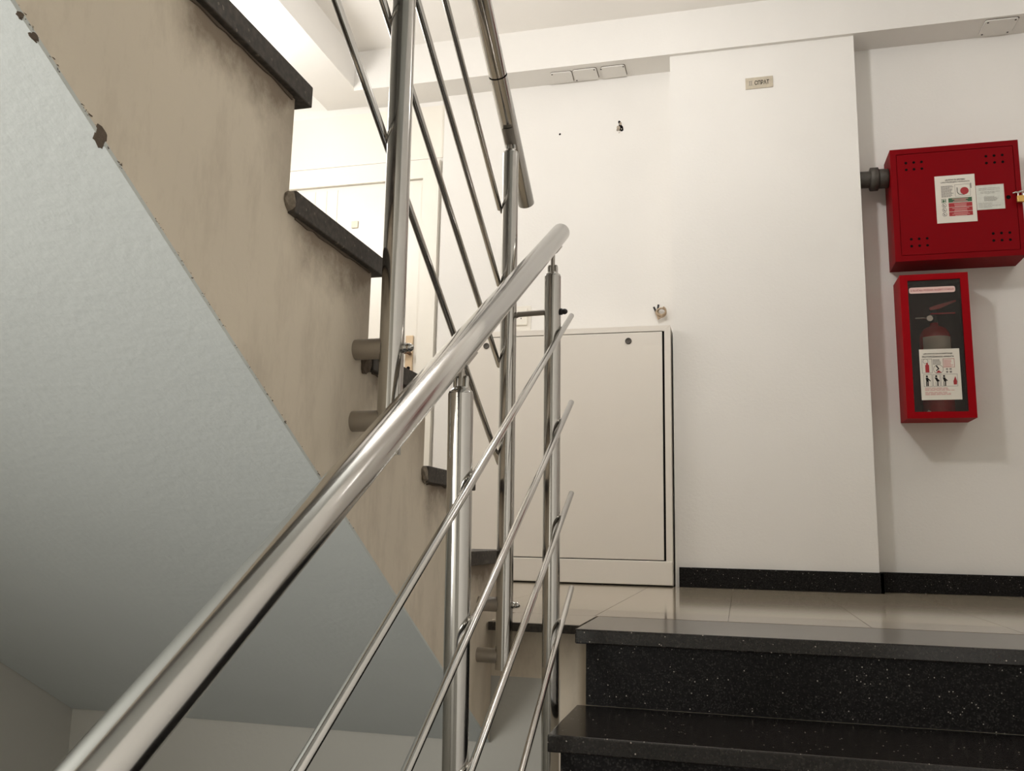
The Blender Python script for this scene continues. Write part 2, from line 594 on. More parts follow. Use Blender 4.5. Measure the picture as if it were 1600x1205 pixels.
# landing floor: bed, nosing slabs, tiles
fl = struct(MB().box(-2.7, 2.9, 2.42, YW + 0.1, -0.02, -0.004).build('floor', 'tile_brown'), 'polished landing floor of beige tiles, browner in the front row')
GAP = 0.0014
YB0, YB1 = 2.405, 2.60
xt = [-2.52 + 0.3475 * i for i in range(0, 16)]
joint0 = -0.385
xt = sorted(joint0 + 0.3475 * k for k in range(-7, 10))
for i in range(len(xt) - 1):
    a, c = xt[i] + GAP / 2, xt[i + 1] - GAP / 2
    MB().box(a, c, YB0 + GAP, YB1 - GAP / 2, -0.012, 0.0).build('tile', 'tile_brown', fl)  # front row in a darker brown than the rows behind
    ys = [YB1, 2.95, 3.30, 3.65, 4.07]
    for j in range(4):
        MB().box(a, c, ys[j] + GAP / 2, ys[j + 1] - GAP / 2, -0.012, 0.0).build('tile', 'tile_beige', fl)
# thinner slabs along the open edge beside the stair, left and right of the flight
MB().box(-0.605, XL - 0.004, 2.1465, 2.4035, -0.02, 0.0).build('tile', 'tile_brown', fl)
es = struct(MB().box(-0.605, XL - 0.004, 2.135, 2.1455, -0.02, -0.0002).build('trim_1', 'granite_raw'), 'dark slab edge of the landing between the two flights')
es['kind'] = 'structure'
# baseboards of black granite
bb1 = MB().bbox(-0.262, 0.562, YP - 0.016, YP, 0.0005, 0.084, 0.0015)
struct(bb1.build('baseboard_pillar', 'granite_black'), 'black granite baseboard under the white pillar')
bb2 = MB().bbox(0.562, 2.85, YW - 0.03, YW - 0.012, 0.0005, 0.083, 0.0015)
struct(bb2.build('baseboard_back', 'granite_black'), 'black granite baseboard under the red cabinets')
bb3 = MB().bbox(0.547, 0.562, YP - 0.016, YW - 0.012, 0.0005, 0.084, 0.0015)
struct(bb3.build('baseboard_return', 'granite_black'))

# ------------------------------------------------------------------ flat door at the far left
YD = YW + 0.045
dx0, dx1, dz1 = -2.44, -1.572, 2.042
dfr = MB()
dfr.prism([(dx1, 0.0), (dx1 + 0.088, 0.0), (dx1 + 0.088, dz1 + 0.098), (dx1, dz1)], 'y', YD - 0.032, YD)
door = struct(dfr.build('door_1', 'door_white'), 'cream flat door with moulded frame behind the railing')
MB().prism([(dx0 - 0.088, dz1 + 0.098), (dx0, dz1), (dx1, dz1), (dx1 + 0.088, dz1 + 0.098)], 'y', YD - 0.032, YD).build('head_casing', 'door_white', door)
MB().prism([(dx0 - 0.088, 0), (dx0, 0), (dx0, dz1), (dx0 - 0.088, dz1 + 0.098)], 'y', YD - 0.032, YD).build('side_casing', 'door_white', door)
lf = MB().bbox(dx0 + 0.001, dx1 - 0.001, YD - 0.012, YD, 0.006, dz1 - 0.001, 0.001).build('door_leaf', 'door_white', door)
for gx in (-2.2, -2.132, -2.068):
    MB().bbox(gx - 0.004, gx + 0.004, YD - 0.0155, YD - 0.0115, 0.25, dz1 - 0.02, 0.001).build('moulding', 'door_white', lf)
MB().bbox(-1.972, -1.936, YD - 0.019, YD - 0.0121, 1.80, 1.838, 0.001).build('number_plate', 'sign_metal', lf)
pl = MB().bbox(-1.636, -1.596, YD - 0.022, YD - 0.0121, 0.975, 1.20, 0.002).build('lock_plate', 'bronze_plate', lf)
MB().bbox(-1.665, -1.602, YD - 0.06, YD - 0.046, 1.098, 1.114, 0.004).cyl((-1.611, YD - 0.05, 1.106), (-1.611, YD - 0.0221, 1.106), 0.009, seg=14).build('door_handle', 'bronze_dark', door)
MB().cyl((-1.616, YD - 0.0245, 1.03), (-1.616, YD - 0.0221, 1.03), 0.009, seg=16).build('keyhole', 'gap_black', door)
# panel over the door
struct(MB().box(-2.55, -1.475, YD - 0.006, YD, 2.16, 2.455).build('trim_2', 'door_white'))

# ------------------------------------------------------------------ lower flight (black granite)
lo = thing('stair_flight', 'black granite stair flight with pale flecks rising to the landing floor', 'stairs', (0.25, 0.7, -1.548))
body = [(-0.26, -1.72), (-0.26, -1.55)]
NL = 9
for k in range(NL, 0, -1):
    yr = D1 + 0.03 - RUN * k           # riser plane below tread k
    body += [(yr + 0.02 + RUN, -H * k - T)] if k < NL else []
    body += [(yr + 0.02 + RUN, -H * (k - 1) - T)]
body += [(2.184, -T), (2.184, -0.36)]
MB().prism(body, 'x', -0.352, XWR - 0.002).build('concrete_body', 'stringer_beige', lo)
for k in range(0, NL):
    y0 = D1 - RUN * k
    back = (2.40 if k == 0 else D1 - RUN * (k - 1) + 0.028)
    MB().bbox(XL, XWR - 0.003, y0, back, -H * k - T, -H * k, 0.003).build('tread', 'granite_tread', lo)
    MB().box(-0.355, XWR - 0.003, y0 + 0.03, y0 + 0.05, -H * (k + 1) + 0.0005, -H * k - T - 0.0005).build('riser', 'granite_black', lo)

# ------------------------------------------------------------------ upper flight, seen from the side
YR = 1.6515          # riser behind tread 2 stands here


def riser_y(k):      # riser plane at the back of tread k
    return YR - (k - 2) * RUN


up = thing('stair_flight', 'bare beige side of the upper stair flight with blue grey underside', 'stairs', (-1.2, 1.2, -0.3))
out = [(2.188, soffit_z(2.188)), (2.188, 0.0), (riser_y(0), 0.0)]
for k in range(1, 9):
    out += [(riser_y(k - 1), H * k - T), (riser_y(k), H * k - T)]
out += [(riser_y(8) - 0.02, H * 9), (-0.085, H * 9 - 0.001), (-0.085, soffit_z(-0.085))]
out[-3:] = [(-0.078, H * 8 - T), (-0.078, soffit_z(-0.078))]
# side slab (beige) and the rest of the flight
MB().prism(out, 'x', XS - 0.06, XS).build('stringer', 'stringer_dirty', up)
out2 = [(2.18, soffit_z(2.18) + 0.002)] + [(p[0] - 0.02, p[1]) for p in out[1:-2]] + [(-0.078, H * 8 - T), (-0.078, soffit_z(-0.078) + 0.002)]
MB().prism(out2, 'x', XWL + 0.002, XS - 0.0601).build('concrete_body', 'stringer_beige', up)
sy0, sy1 = 2.184, -0.078
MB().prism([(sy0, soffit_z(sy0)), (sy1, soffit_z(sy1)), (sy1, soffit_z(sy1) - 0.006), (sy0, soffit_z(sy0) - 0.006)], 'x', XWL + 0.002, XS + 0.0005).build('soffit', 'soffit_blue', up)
for k in range(1, 9):
    nose = riser_y(k - 1) + 0.03
    back = riser_y(k) - 0.0
    MB().bbox(XWL + 0.004, XS + 0.012, back, nose, H * k - T, H * k, 0.002).build('tread', 'granite_raw', up)
    MB().box(XWL + 0.004, XS - 0.0605, riser_y(k) - 0.02, riser_y(k), H * k, H * (k + 1) - T).build('riser', 'stringer_beige', up)
# mortar packing at the rear corner of some treads, chips and ragged plaster edge
rnd = random.Random(3)


def lump(c, s, seed, mat, name, parent):
    rr = random.Random(seed)
    bm = bmesh.new()
    bmesh.ops.create_icosphere(bm, subdivisions=2, radius=1)
    for v in bm.verts:
        k = 0.75 + 0.5 * rr.random()
        v.co = Vector((c[0] + v.co.x * s[0] * k, c[1] + v.co.y * s[1] * k, c[2] + v.co.z * s[2] * k))
    mb = MB()
    mb.bm(bm)
    return mb.build(name, mat, parent)


for k in (2, 4):
    lump((XS + 0.003, riser_y(k) + 0.002, H * k - 0.017), (0.008, 0.014, 0.016), k, 'mortar', 'mortar_lump', up)
lump((XS + 0.003, riser_y(3) - 0.012, H * 3 - 0.025), (0.008, 0.014, 0.02), 31, 'chip_brown', 'mortar_lump', up)
lump((XS, 0.6916, 0.597), (0.0018, 0.009, 0.011), 11, 'chip_brown', 'plaster_chip', up)
lump((XS, 0.5807, 0.661), (0.0012, 0.005, 0.004), 12, 'chip_brown', 'plaster_chip', up)
lump((XS, 0.5983, 0.650), (0.0012, 0.006, 0.004), 13, 'chip_brown', 'plaster_chip', up)
fr_ = MB()
for i in range(150):
    y = rnd.uniform(0.45, 1.35)
    s = rnd.uniform(0.0005, 0.0016)
    c = Vector((XS + 0.0006, y, soffit_z(y) + rnd.uniform(-0.003, 0.002)))
    p = [c + Vector((rnd.uniform(-.5, 1) * s, rnd.uniform(-2.2, 2.2) * s, rnd.uniform(-1, 1) * s)) for _ in range(4)]
    fr_.add(p, [(0, 1, 2), (0, 2, 3), (0, 3, 1), (1, 3, 2)])
fo = fr_.build('plaster_crumbs', 'chip_brown', up)
fo['kind'] = 'stuff'
# thin dirty mortar bed under each tread end
for k in (2, 3, 4, 5):
    mb = MB()
    y = riser_y(k) + 0.02
    pts = []
    e = riser_y(k - 1) - 0.01
    n_ = 14
    top = [(y + (e - y) * i / n_, H * k - T + 0.001) for i in range(n_ + 1)]
    bot = [(p[0], p[1] - rnd.uniform(0.002, 0.007)) for p in reversed(top)]
    mb.prism(top + bot, 'x', XS - 0.002, XS + 0.0025)
    mb.build('mortar_bed', 'chip_brown', up)

# ------------------------------------------------------------------ railings


def lean(y_top, z_top, y_bot, z_bot, z, k=0.55):
    ym = (y_top + y_bot) / 2
    zm = (z_top + z_bot) / 2
    s = (y_top - y_bot) / (z_top - z_bot) * k
    return ym + s * (z - zm)


def unit(a, b):
    return (Vector(b) - Vector(a)).normalized()


def handrail_saddle(parent, x, y, ztop, rail_a, rail_b, rr):
    """swivel joint between post head and handrail"""
    d = unit(rail_a, rail_b)
    a = Vector(rail_a)
    c = a + d * ((y - a.y) / d.y)                    # rail axis above the post
    mb = MB()
    mb.lathe((x, y, ztop), (0, 0, 1), [(0, 0.0195), (0.004, 0.019), (0.007, 0.0145), (0.010, 0.0135)], 24)
    cap = mb.build('post_cap', 'steel', parent)
    z0 = ztop + 0.008
    top = c.z - rr * 1.02
    zh = min(z0 + 0.022, top)
    for s in (-1, 1):
        MB().lathe((x + s * 0.0075, y, z0), (0, 0, 1), [(0, 0.0055), (zh - z0 - 0.006, 0.0055), (zh - z0 - 0.002, 0.0042), (zh - z0, 0.0)], 12).build('fork_prong', 'steel', parent)
    MB().cyl((x, y, z0 + 0.004), (x, c.y, top + 0.006), 0.0052, seg=12).build('swivel_neck', 'steel_dull', parent)
    # curved cradle hugging the rail
    n = d.cross(Vector((1, 0, 0))).normalized()
    if n.z > 0:
        n = -n
    vs = []
    L = 0.032
    for e in (-L, L):
        for rad in (rr + 0.0005, rr + 0.003):
            for i in range(7):
                an = math.radians(-36 + 12 * i)
                vs.append(c + d * e + (n * math.cos(an) + Vector((1, 0, 0)) * math.sin(an)) * rad)
    fs = []
    for i in range(6):
        fs += [(7 + i, 8 + i, 22 + i, 21 + i), (i, 14 + i, 15 + i, i + 1), (i, i + 1, 8 + i, 7 + i), (14 + i, 21 + i, 22 + i, 15 + i)]
    fs += [(0, 7, 21, 14), (6, 20, 27, 13)]
    MB().add(vs, fs).build('rail_cradle', 'steel_dull', parent)


def rail(parent, a, b, r, mat='steel_bright', name='handrail'):
    a, b = Vector(a), Vector(b)
    L = (b - a).length
    mb = MB()
    mb.lathe(a, b - a, [(0, 0), (0, r * 0.86), (0.002, r), (L - 0.002, r), (L, r * 0.88), (L + 0.0015, r * 0.6), (L + 0.0015, 0)], 40)
    return mb.build(name, mat, parent)


def bar(parent, a, b, r=0.0068):
    a, b = Vector(a), Vector(b)
    L = (b - a).length
    MB().lathe(a, b - a, [(0, 0), (0, r), (L - 0.003, r), (L - 0.001, r * 0.8), (L, r * 0.35), (L, 0)], 18).build('bar', 'steel_bright', parent)


def acorn(x, y, z, s=1.0):
    return MB().lathe((x, y, z), (1, 0, 0), [(0, 0), (0, 0.0085 * s), (0.005 * s, 0.0085 * s), (0.007 * s, 0.006 * s), (0.009 * s, 0.0075 * s), (0.014 * s, 0.0070 * s), (0.018 * s, 0.004 * s), (0.019 * s, 0)], 14)


# lower railing, camera side
XR = -0.43
rl = thing('railing', 'near stainless steel railing whose thick handrail crosses the picture diagonally', 'railing', (XR, 1.3, -0.9))
HR = 0.0235
POST = 0.0203


def lz(y):           # height of the lower handrail axis
    return 0.4915 + 0.593 * (y - 1.2928)


LA, LB = (XR, -0.25, lz(-0.25)), (XR, 2.112, lz(2.112))
rail(rl, LA, LB, HR)
posts = [((1.3142, 0.4338, 1.3606, -0.1463), 0.434, -0.80), ((2.0046, 0.8308, 2.0721, -0.3169), 0.833, -0.42)]
for (q, zt, zb) in posts:
    yt, yb = lean(*q, zt), lean(*q, zb)
    p = MB().cyl((XR, yb, zb), (XR, yt, zt), POST, seg=32).build('post', 'steel', rl)
    handrail_saddle(p, XR, yt, zt, LA, LB, HR)
    for zz in (zb + 0.06, zb + 0.18):
        yy = lean(*q, zz)
        MB().cyl((XR + 0.015, yy, zz), (-0.35, yy, zz), 0.0165, seg=20).build('wall_stub', 'steel_dull', p)
# one more post, below the picture
yq = 0.06
p = MB().cyl((XR, yq, lz(yq) - 1.15), (XR, yq, lz(yq) - 0.085), POST, seg=32).build('post', 'steel', rl)
handrail_saddle(p, XR, yq, lz(yq) - 0.085, LA, LB, HR)
XB = XR + POST + 0.0068
lower_bars = [((2.1278, .7616), (.7857, -.0062)), ((2.1378, .5418), (1.0702, -.0744)), ((2.1479, .3164), (1.3422, -.1397)), ((2.160, .0885), (1.6713, -.2186))]
for (t, b_) in lower_bars:
    sl = (t[1] - b_[1]) / (t[0] - b_[0])
    ye = -0.15
    bar(rl, (XB, ye, b_[1] + sl * (ye - b_[0])), (XB, t[0], t[1]))
    for (q, zt, zb) in posts:
        yy = q[0] * 0.5 + q[2] * 0.5
        zz = b_[1] + sl * (yy - b_[0])
        yy = lean(*q, zz)
        zz = b_[1] + sl * (yy - b_[0])
        if zb < zz < zt:
            MB().cyl((XR + 0.01, yy, zz), (XB - 0.002, yy, zz), 0.0062, seg=14).build('bar_pin', 'steel_dull', rl)

# upper railing, on the far flight
XU = -0.545
ru = thing('railing', 'far stainless steel railing descending beside the bare beige stair side', 'railing', (XU, 1.7, -0.1))
UH = 0.0222
UA, UB = (XU, 0.20, 2.375), (XU, 2.205, 1.098)
_s = (1.098 - 1.4106) / (2.205 - 1.7432)
UA = (XU, 0.30, 1.098 + _s * (0.30 - 2.205))
rail(ru, UB, UA, UH, 'steel')
sd = unit(UB, UA)
j = Vector((XU, 1.895, 1.098 + _s * (1.895 - 2.205)))
MB().lathe(j - sd * 0.0012, sd, [(0, UH), (0, UH + 0.0004), (0.0024, UH + 0.0004), (0.0024, UH)], 40).build('rail_joint', 'gap_black', ru)
uposts = [((1.291, 1.129, 1.313, 0.453), 1.62, 0.335), ((2.016, 1.17, 2.077, -0.10), 1.165, -0.10)]
stubz = {0: (0.509, 0.390), 1: (0.048, -0.070)}
for i, (q, zt, zb) in enumerate(uposts):
    yt, yb = lean(*q, zt), lean(*q, zb)
    if i == 0:
        zt = 1.098 + _s * (lean(*q, 1.6) - 2.205) - 0.085
        yt = lean(*q, zt)
    p = MB().cyl((XU, yb, zb), (XU, yt, zt), POST, seg=32).build('post', 'steel', ru)
    handrail_saddle(p, XU, yt, zt, UB, UA, UH)
    for zz in stubz[i]:
        yy = lean(*q, zz)
        MB().cyl((XS, yy + 0.004, zz), (XU - 0.012, yy, zz), 0.0172, seg=24).build('wall_stub', 'steel_dull', p)
        acorn(XU + POST - 0.001, yy, zz, 1.0 if zz == stubz[i][0] else 0.55).build('cap_nut', 'steel', p)
XV = XU - POST - 0.0068
upper_bars = [((1.0979, 1.0012), (2.0642, .3965)), ((1.2661, 1.109), (2.044, .6362)), ((1.423, 1.2095), (2.0269, .8387)), ((1.5792, 1.3096), (2.0164, 1.0353))]
for (t, b_) in upper_bars:
    sl = (t[1] - b_[1]) / (t[0] - b_[0])
    ye = 0.35
    bar(ru, (XV, ye, b_[1] + sl * (ye - b_[0])), (XV, b_[0] + 0.022, b_[1] + sl * 0.022))
    for (q, zt, zb) in uposts:
        zz = b_[1] + sl * ((q[0] + q[2]) / 2 - b_[0])
        yy = lean(*q, zz)
        MB().cyl((XU - 0.012, yy, zz), (XV + 0.003, yy, zz), 0.0062, seg=14).build('bar_pin', 'steel_dull', ru)
# tie between the two railings
q1, q2 = posts[1][0], uposts[1][0]
za = 0.745
ya, yb_ = lean(*q1, za), lean(*q2, za)
MB().cyl((XU + POST - 0.004, yb_, za + 0.002), (XR - POST + 0.004, ya, za), 0.0068, seg=16).lathe((XU + POST - 0.001, yb_, za + 0.002), (1, 0, 0), [(0, 0), (0, 0.0085), (0.004, 0.0085), (0.006, 0.0068)], 16).build('tie_rod', 'steel_dull', rl)
acorn(XR + POST - 0.001, ya, za, 0.95).build('cap_nut', 'rubber_black', rl)

# ------------------------------------------------------------------ white utility cabinet
CX0, CX1, CY, CZ = -1.27, -0.287, 3.89, 1.15
cb = thing('utility_cabinet', 'low white metal utility cabinet standing against the wall left of the pillar', 'cabinet', ((CX0 + CX1) / 2, 3.98, 0))
MB().box(CX0 + 0.004, CX1 - 0.004, CY + 0.012, YW - 0.001, 0.004, CZ - 0.002).build('body', 'gap_black', cb)
MB().bbox(CX0, CX1, CY + 0.02, YW - 0.001, CZ - 0.004, CZ, 0.0015).bbox(CX0, CX0 + 0.003, CY + 0.02, YW - 0.001, 0.004, CZ - 0.004, 0.001).bbox(CX1 - 0.003, CX1, CY + 0.02, YW - 0.001, 0.004, CZ - 0.004, 0.001).build('casing', 'cabinet_white', cb)
dz0, dz1_ = 0.112, 1.1215
MB().slab(CY, CY + 0.02, [(CX0, CZ), (CX0 + 0.029, dz1_ + 0.004), (CX1 - 0.027, dz1_ + 0.004), (CX1, CZ)]).build('top_rail', 'cabinet_white', cb)
MB().slab(CY, CY + 0.02, [(CX1, CZ - 0.001), (CX1 - 0.0265, dz1_ + 0.004), (CX1 - 0.0265, 0.1085), (CX1, 0.1085)]).build('side_rail', 'cabinet_white', cb)
MB().slab(CY, CY + 0.02, [(CX0, CZ - 0.001), (CX0 + 0.0285, dz1_ + 0.004), (CX0 + 0.0285, 0.1085), (CX0, 0.1085)]).build('side_rail', 'cabinet_white', cb)
MB().bbox(CX0, CX1, CY - 0.004, CY + 0.02, 0.006, 0.108, 0.003).build('plinth', 'cabinet_white', cb)
cdoor = MB().bbox(CX0 + 0.033, CX1 - 0.036, CY - 0.001, CY + 0.014, dz0, dz1_, 0.0015).build('door', 'cabinet_white', cb)
for lx in (-0.474, -1.143):
    lk = MB().lathe((lx, CY - 0.001, 1.083), (0, -1, 0), [(0, 0.0145), (0.003, 0.0145), (0.004, 0.012), (0.003, 0.010), (0.003, 0)], 20).build('lock', 'pipe_grey', cdoor)

# ------------------------------------------------------------------ red hydrant cabinet
hx0, hx1, hz0, hz1, hy = 0.670, 1.176, 1.397, 1.906, 3.92
hc = thing('hydrant_cabinet', 'wide red metal hydrant cabinet mounted above the narrow glazed red box', 'cabinet', ((hx0 + hx1) / 2, YW, hz0))
MB().box(hx0, hx1, hy + 0.004, YW - 0.0005, hz0, hz1).build('body', 'red_paint', hc)
fw_ = 0.024
fm = MB()
fm.box(hx0, hx1, hy, hy + 0.004, hz0, hz0 + fw_).box(hx0, hx1, hy, hy + 0.004, hz1 - fw_, hz1)
fm.box(hx0, hx0 + fw_, hy, hy + 0.004, hz0 + fw_, hz1 - fw_).box(hx1 - fw_ + 0.004, hx1, hy, hy + 0.004, hz0 + fw_, hz1 - fw_)
fm.build('front_frame', 'red_paint', hc)
hd = MB().box(hx0 + fw_ + 0.0025, hx1 - fw_ + 0.0015, hy + 0.0005, hy + 0.0035, hz0 + fw_ + 0.0025, hz1 - fw_ - 0.0025).build('door', 'red_paint', hc)
yv = hy + 0.0002
for (vx, vz) in ((0.733, 1.8405), (1.050, 1.843), (0.737, 1.4935), (1.056, 1.4975)):
    for r_ in range(2):
        for c_ in range(3):
            MB().disc(yv, vx + c_ * 0.0315, vz - r_ * 0.031, 0.0058, 14).build('vent_hole', 'gap_black', hd, normals=False)
MB().disc(yv, 1.124, 1.653, 0.009, 18).build('lock_hole', 'gap_black', hd, normals=False)

# instruction sheet
ys_ = hy - 0.0003
sh = MB().bbox(0.843, 1.000, ys_ - 0.0008, ys_ + 0.0006, 1.556, 1.768, 0.0003, 1).build('instruction_sheet', 'paper', hc)
sh['label'] = 'white instruction sheet with red hose reel, green and red bands'
yp_ = ys_ - 0.0012
text('heading', 'UPUTSTVO ZA UPOTREBU', yp_, 0.884, 0.962, 1.7475, 'ink_black', sh, 0.0065, bold=0.02)
text('heading', 'UNUTRAŠNJEG HIDRANTA', yp_, 0.866, 0.980, 1.7375, 'ink_black', sh, 0.0075, bold=0.02)
lines(MB(), yp_, 0.866, 0.916, 1.722, 11, 0.0048, 0.0028, 0.35).build('small_print', 'ink_grey', sh, normals=False)
MB().frame(yp_, 0.920, 1.671, 0.980, 1.725, 0.0012).build('picture_border', 'ink_grey', sh, normals=False)
hr = MB().disc(yp_ - 0.0002, 0.957, 1.695, 0.0165, 28)
hr.build('hose_reel_picture', 'ink_red', sh, normals=False)
mb = MB()
pth = [(0.929, 1.712), (0.929, 1.690), (0.935, 1.681), (0.946, 1.678), (0.957, 1.6785)]
for i in range(4):
    a, c = pth[i], pth[i + 1]
    d_ = Vector((c[0] - a[0], c[1] - a[1])).normalized() * 0.0012
    mb.poly(yp_ - 0.0001, [(a[0] - d_.y, a[1] + d_.x), (a[0] + d_.y, a[1] - d_.x), (c[0] + d_.y, c[1] - d_.x), (c[0] - d_.y, c[1] + d_.x)])
MB().quad(yp_ - 0.0001, 0.981, 1.705, 0.985, 1.728).build('valve_picture', 'ink_grey', sh, normals=False)
mb.build('hose_picture', 'ink_black', sh, normals=False)
MB().quad(yp_, 0.892, 1.646, 0.984, 1.6655).build('green_band', 'ink_green', sh, normals=False)
for zt_ in (1.6435, 1.6235, 1.6035):
    MB().quad(yp_, 0.892, zt_ - 0.0185, 0.984, zt_).build('red_band', 'ink_red', sh, normals=False)
mb = MB()
for zt_ in (1.664, 1.6415, 1.6215, 1.6015):
    for q in range(3):
        hw = random.uniform(0.022, 0.036)
        mb.quad(yp_ - 0.0002, 0.938 - hw, zt_ - 0.0048 - q * 0.0053, 0.938 + hw, zt_ - 0.0022 - q * 0.0053)
mb.build('band_lettering', 'ink_pink', sh, normals=False)
mb = MB()
mb.frame(yp_, 0.865, 1.646, 0.883, 1.6635, 0.0018).quad(yp_, 0.869, 1.649, 0.876, 1.659).quad(yp_, 0.877, 1.652, 0.881, 1.657)
mb.build('exit_pictogram', 'ink_green', sh, normals=False)
mb = MB()
for zc_ in (1.634, 1.614, 1.594):
    mb.ring(yp_, 0.8745, zc_, 0.0092, 0.0018, 20)
    mb.poly(yp_ - 0.0001, [(0.868, zc_ + 0.0055), (0.8695, zc_ + 0.007), (0.881, zc_ - 0.0055), (0.8795, zc_ - 0.007)])
    mb.quad(yp_, 0.871, zc_ - 0.005, 0.8745, zc_ + 0.002)
mb.build('ban_pictograms', 'ink_grey', sh, normals=False)
st = MB().bbox(1.0015, 1.1095, ys_ - 0.0005, ys_ + 0.0006, 1.6045, 1.7145, 0.0002, 1).build('service_sticker', 'paper_grey', hc)
st['label'] = 'smaller grey printed inspection sticker'
mb = MB()
lines(mb, yp_, 1.012, 1.105, 1.700, 2, 0.007, 0.0022, 0.3)
lines(mb, yp_, 1.018, 1.098, 1.684, 2, 0.006, 0.0022, 0.3)
lines(mb, yp_, 1.030, 1.085, 1.662, 5, 0.0045, 0.0022, 0.3)
lines(mb, yp_, 1.008, 1.100, 1.634, 4, 0.006, 0.002, 0.45)
mb.build('small_print', 'ink_lightgrey', st, normals=False)
MB().quad(yp_, 1.0015, 1.7128, 1.1095, 1.7143).quad(yp_, 1.108, 1.6045, 1.1095, 1.7128).build('sticker_edge', 'ink_pink', st, normals=False)

# brass padlock with silver shackle at the lock
pk = thing('padlock', 'small brass padlock on the right edge of the red hydrant cabinet', 'padlock', (1.168, 3.90, 1.620))
MB().bbox(1.151, 1.186, 3.898, 3.912, 1.622, 1.651, 0.003).build('body', 'brass', pk)
MB().tube([(1.157, 3.905, 1.650)] + [(1.1685 - 0.0115 * math.cos(a), 3.905, 1.660 + 0.011 * math.sin(a)) for a in [PI * i / 10 for i in range(11)]] + [(1.180, 3.905, 1.650)], 0.0028, 10).build('shackle', 'steel_bright', pk)
MB().tube([(1.140, 3.913, 1.666), (1.150, 3.908, 1.668), (1.160, 3.904, 1.664), (1.170, 3.902, 1.669), (1.182, 3.906, 1.666), (1.186, 3.916, 1.662)], 0.0045, 8).build('hasp_loop', 'steel_bright', pk)

# pipe between pillar and hydrant cabinet
pf = thing('pipe_coupling', 'dark grey threaded pipe coupling entering the side of the red hydrant cabinet', 'pipe', (0.61, 3.99, 1.75))
py, pz = 3.985, 1.803
MB().lathe((0.5475, py, pz), (1, 0, 0), [(0, 0), (0, 0.036)] + [(0.003 * i, 0.036 + (0.0015 if i % 2 else 0)) for i in range(1, 17)] + [(0.05, 0)], 28).build('threaded_pipe', 'pipe_grey', pf)
MB().lathe((0.5915, py, pz), (1, 0, 0), [(0, 0.030), (0, 0.046), (0.004, 0.0555), (0.032, 0.0555), (0.036, 0.046), (0.036, 0.030)], 8).build('union_nut', 'pipe_grey', pf)
MB().lathe((0.6265, py, pz), (1, 0, 0), [(0, 0.02), (0, 0.040), (0.004, 0.043), (0.038, 0.043), (0.0435, 0.040), (0.0435, 0.0)], 28).build('end_collar', 'pipe_grey', pf)

# ------------------------------------------------------------------ glazed extinguisher box
ex0, ex1, ez0, ez1, ey = 0.682, 0.948, 0.718, 1.336, 3.92
eb = thing('extinguisher_cabinet', 'narrow red glazed wall box holding the fire extinguisher', 'cabinet', ((ex0 + ex1) / 2, YW, ez0))
tk = 0.004
mb = MB()
mb.box(ex0, ex0 + tk, ey + 0.01, YW - 0.0005, ez0, ez1).box(ex1 - tk, ex1, ey + 0.01, YW - 0.0005, ez0, ez1)
mb.box(ex0 + tk, ex1 - tk, ey + 0.01, YW - 0.0005, ez0, ez0 + tk).box(ex0 + tk, ex1 - tk, ey + 0.01, YW - 0.0005, ez1 - tk, ez1)
mb.build('body', 'red_bright', eb)
mb = MB()
mb.box(ex0 + tk, ex1 - tk, YW - 0.006, YW - 0.0008, ez0 + tk, ez1 - tk)
mb.box(ex0 + tk, ex0 + tk + 0.001, ey + 0.012, YW - 0.006, ez0 + tk, ez1 - tk).box(ex1 - tk - 0.001, ex1 - tk, ey + 0.012, YW - 0.006, ez0 + tk, ez1 - tk)
mb.box(ex0 + tk, ex1 - tk, ey + 0.012, YW - 0.006, ez0 + tk, ez0 + tk + 0.001).box(ex0 + tk, ex1 - tk, ey + 0.012, YW - 0.006, ez1 - tk - 0.001, ez1 - tk)
mb.build('shaded_inside', 'inner_shade', eb)  # dark sheets over the red inner walls, shade of the box put into colour
ew = 0.030
ed = MB()
ed.box(ex0, ex1, ey, ey + 0.0099, ez0, ez0 + 0.027).box(ex0, ex1, ey, ey + 0.0099, ez1 - 0.026, ez1)
ed.box(ex0, ex0 + ew, ey, ey + 0.0099, ez0 + 0.027, ez1 - 0.026).box(ex1 - ew, ex1, ey, ey + 0.0099, ez0 + 0.027, ez1 - 0.026)
ed = ed.build('door_frame', 'red_bright', eb)
MB().box(ex0 + ew, ex1 - ew, ey + 0.006, ey + 0.0085, ez0 + 0.027, ez1 - 0.026).build('glass_pane', 'glass_pane', eb)
yg = ey + 0.0052
rp = []
for (qx, qz, a0) in ((0.897 - 0.009, 1.2795 - 0.009, 0), (0.717 + 0.009, 1.2795 - 0.009, 90), (0.717 + 0.009, 1.2535 + 0.009, 180), (0.897 - 0.009, 1.2535 + 0.009, 270)):
    rp += [(qx + 0.009 * math.cos(math.radians(a0 + 18 * i)), qz + 0.009 * math.sin(math.radians(a0 + 18 * i))) for i in range(6)]
ls = MB().slab(yg - 0.0004, yg + 0.0004, rp).build('warning_strip', 'paper_pink', eb)
ls['label'] = 'pale rounded strip with red break-glass lettering'
text('lettering', 'U SLUČAJU POŽARA RAZBITI STAKLO', yg - 0.0008, 0.7235, 0.8905, 1.2665, 'ink_red', ls, 0.0125, bold=0.012)
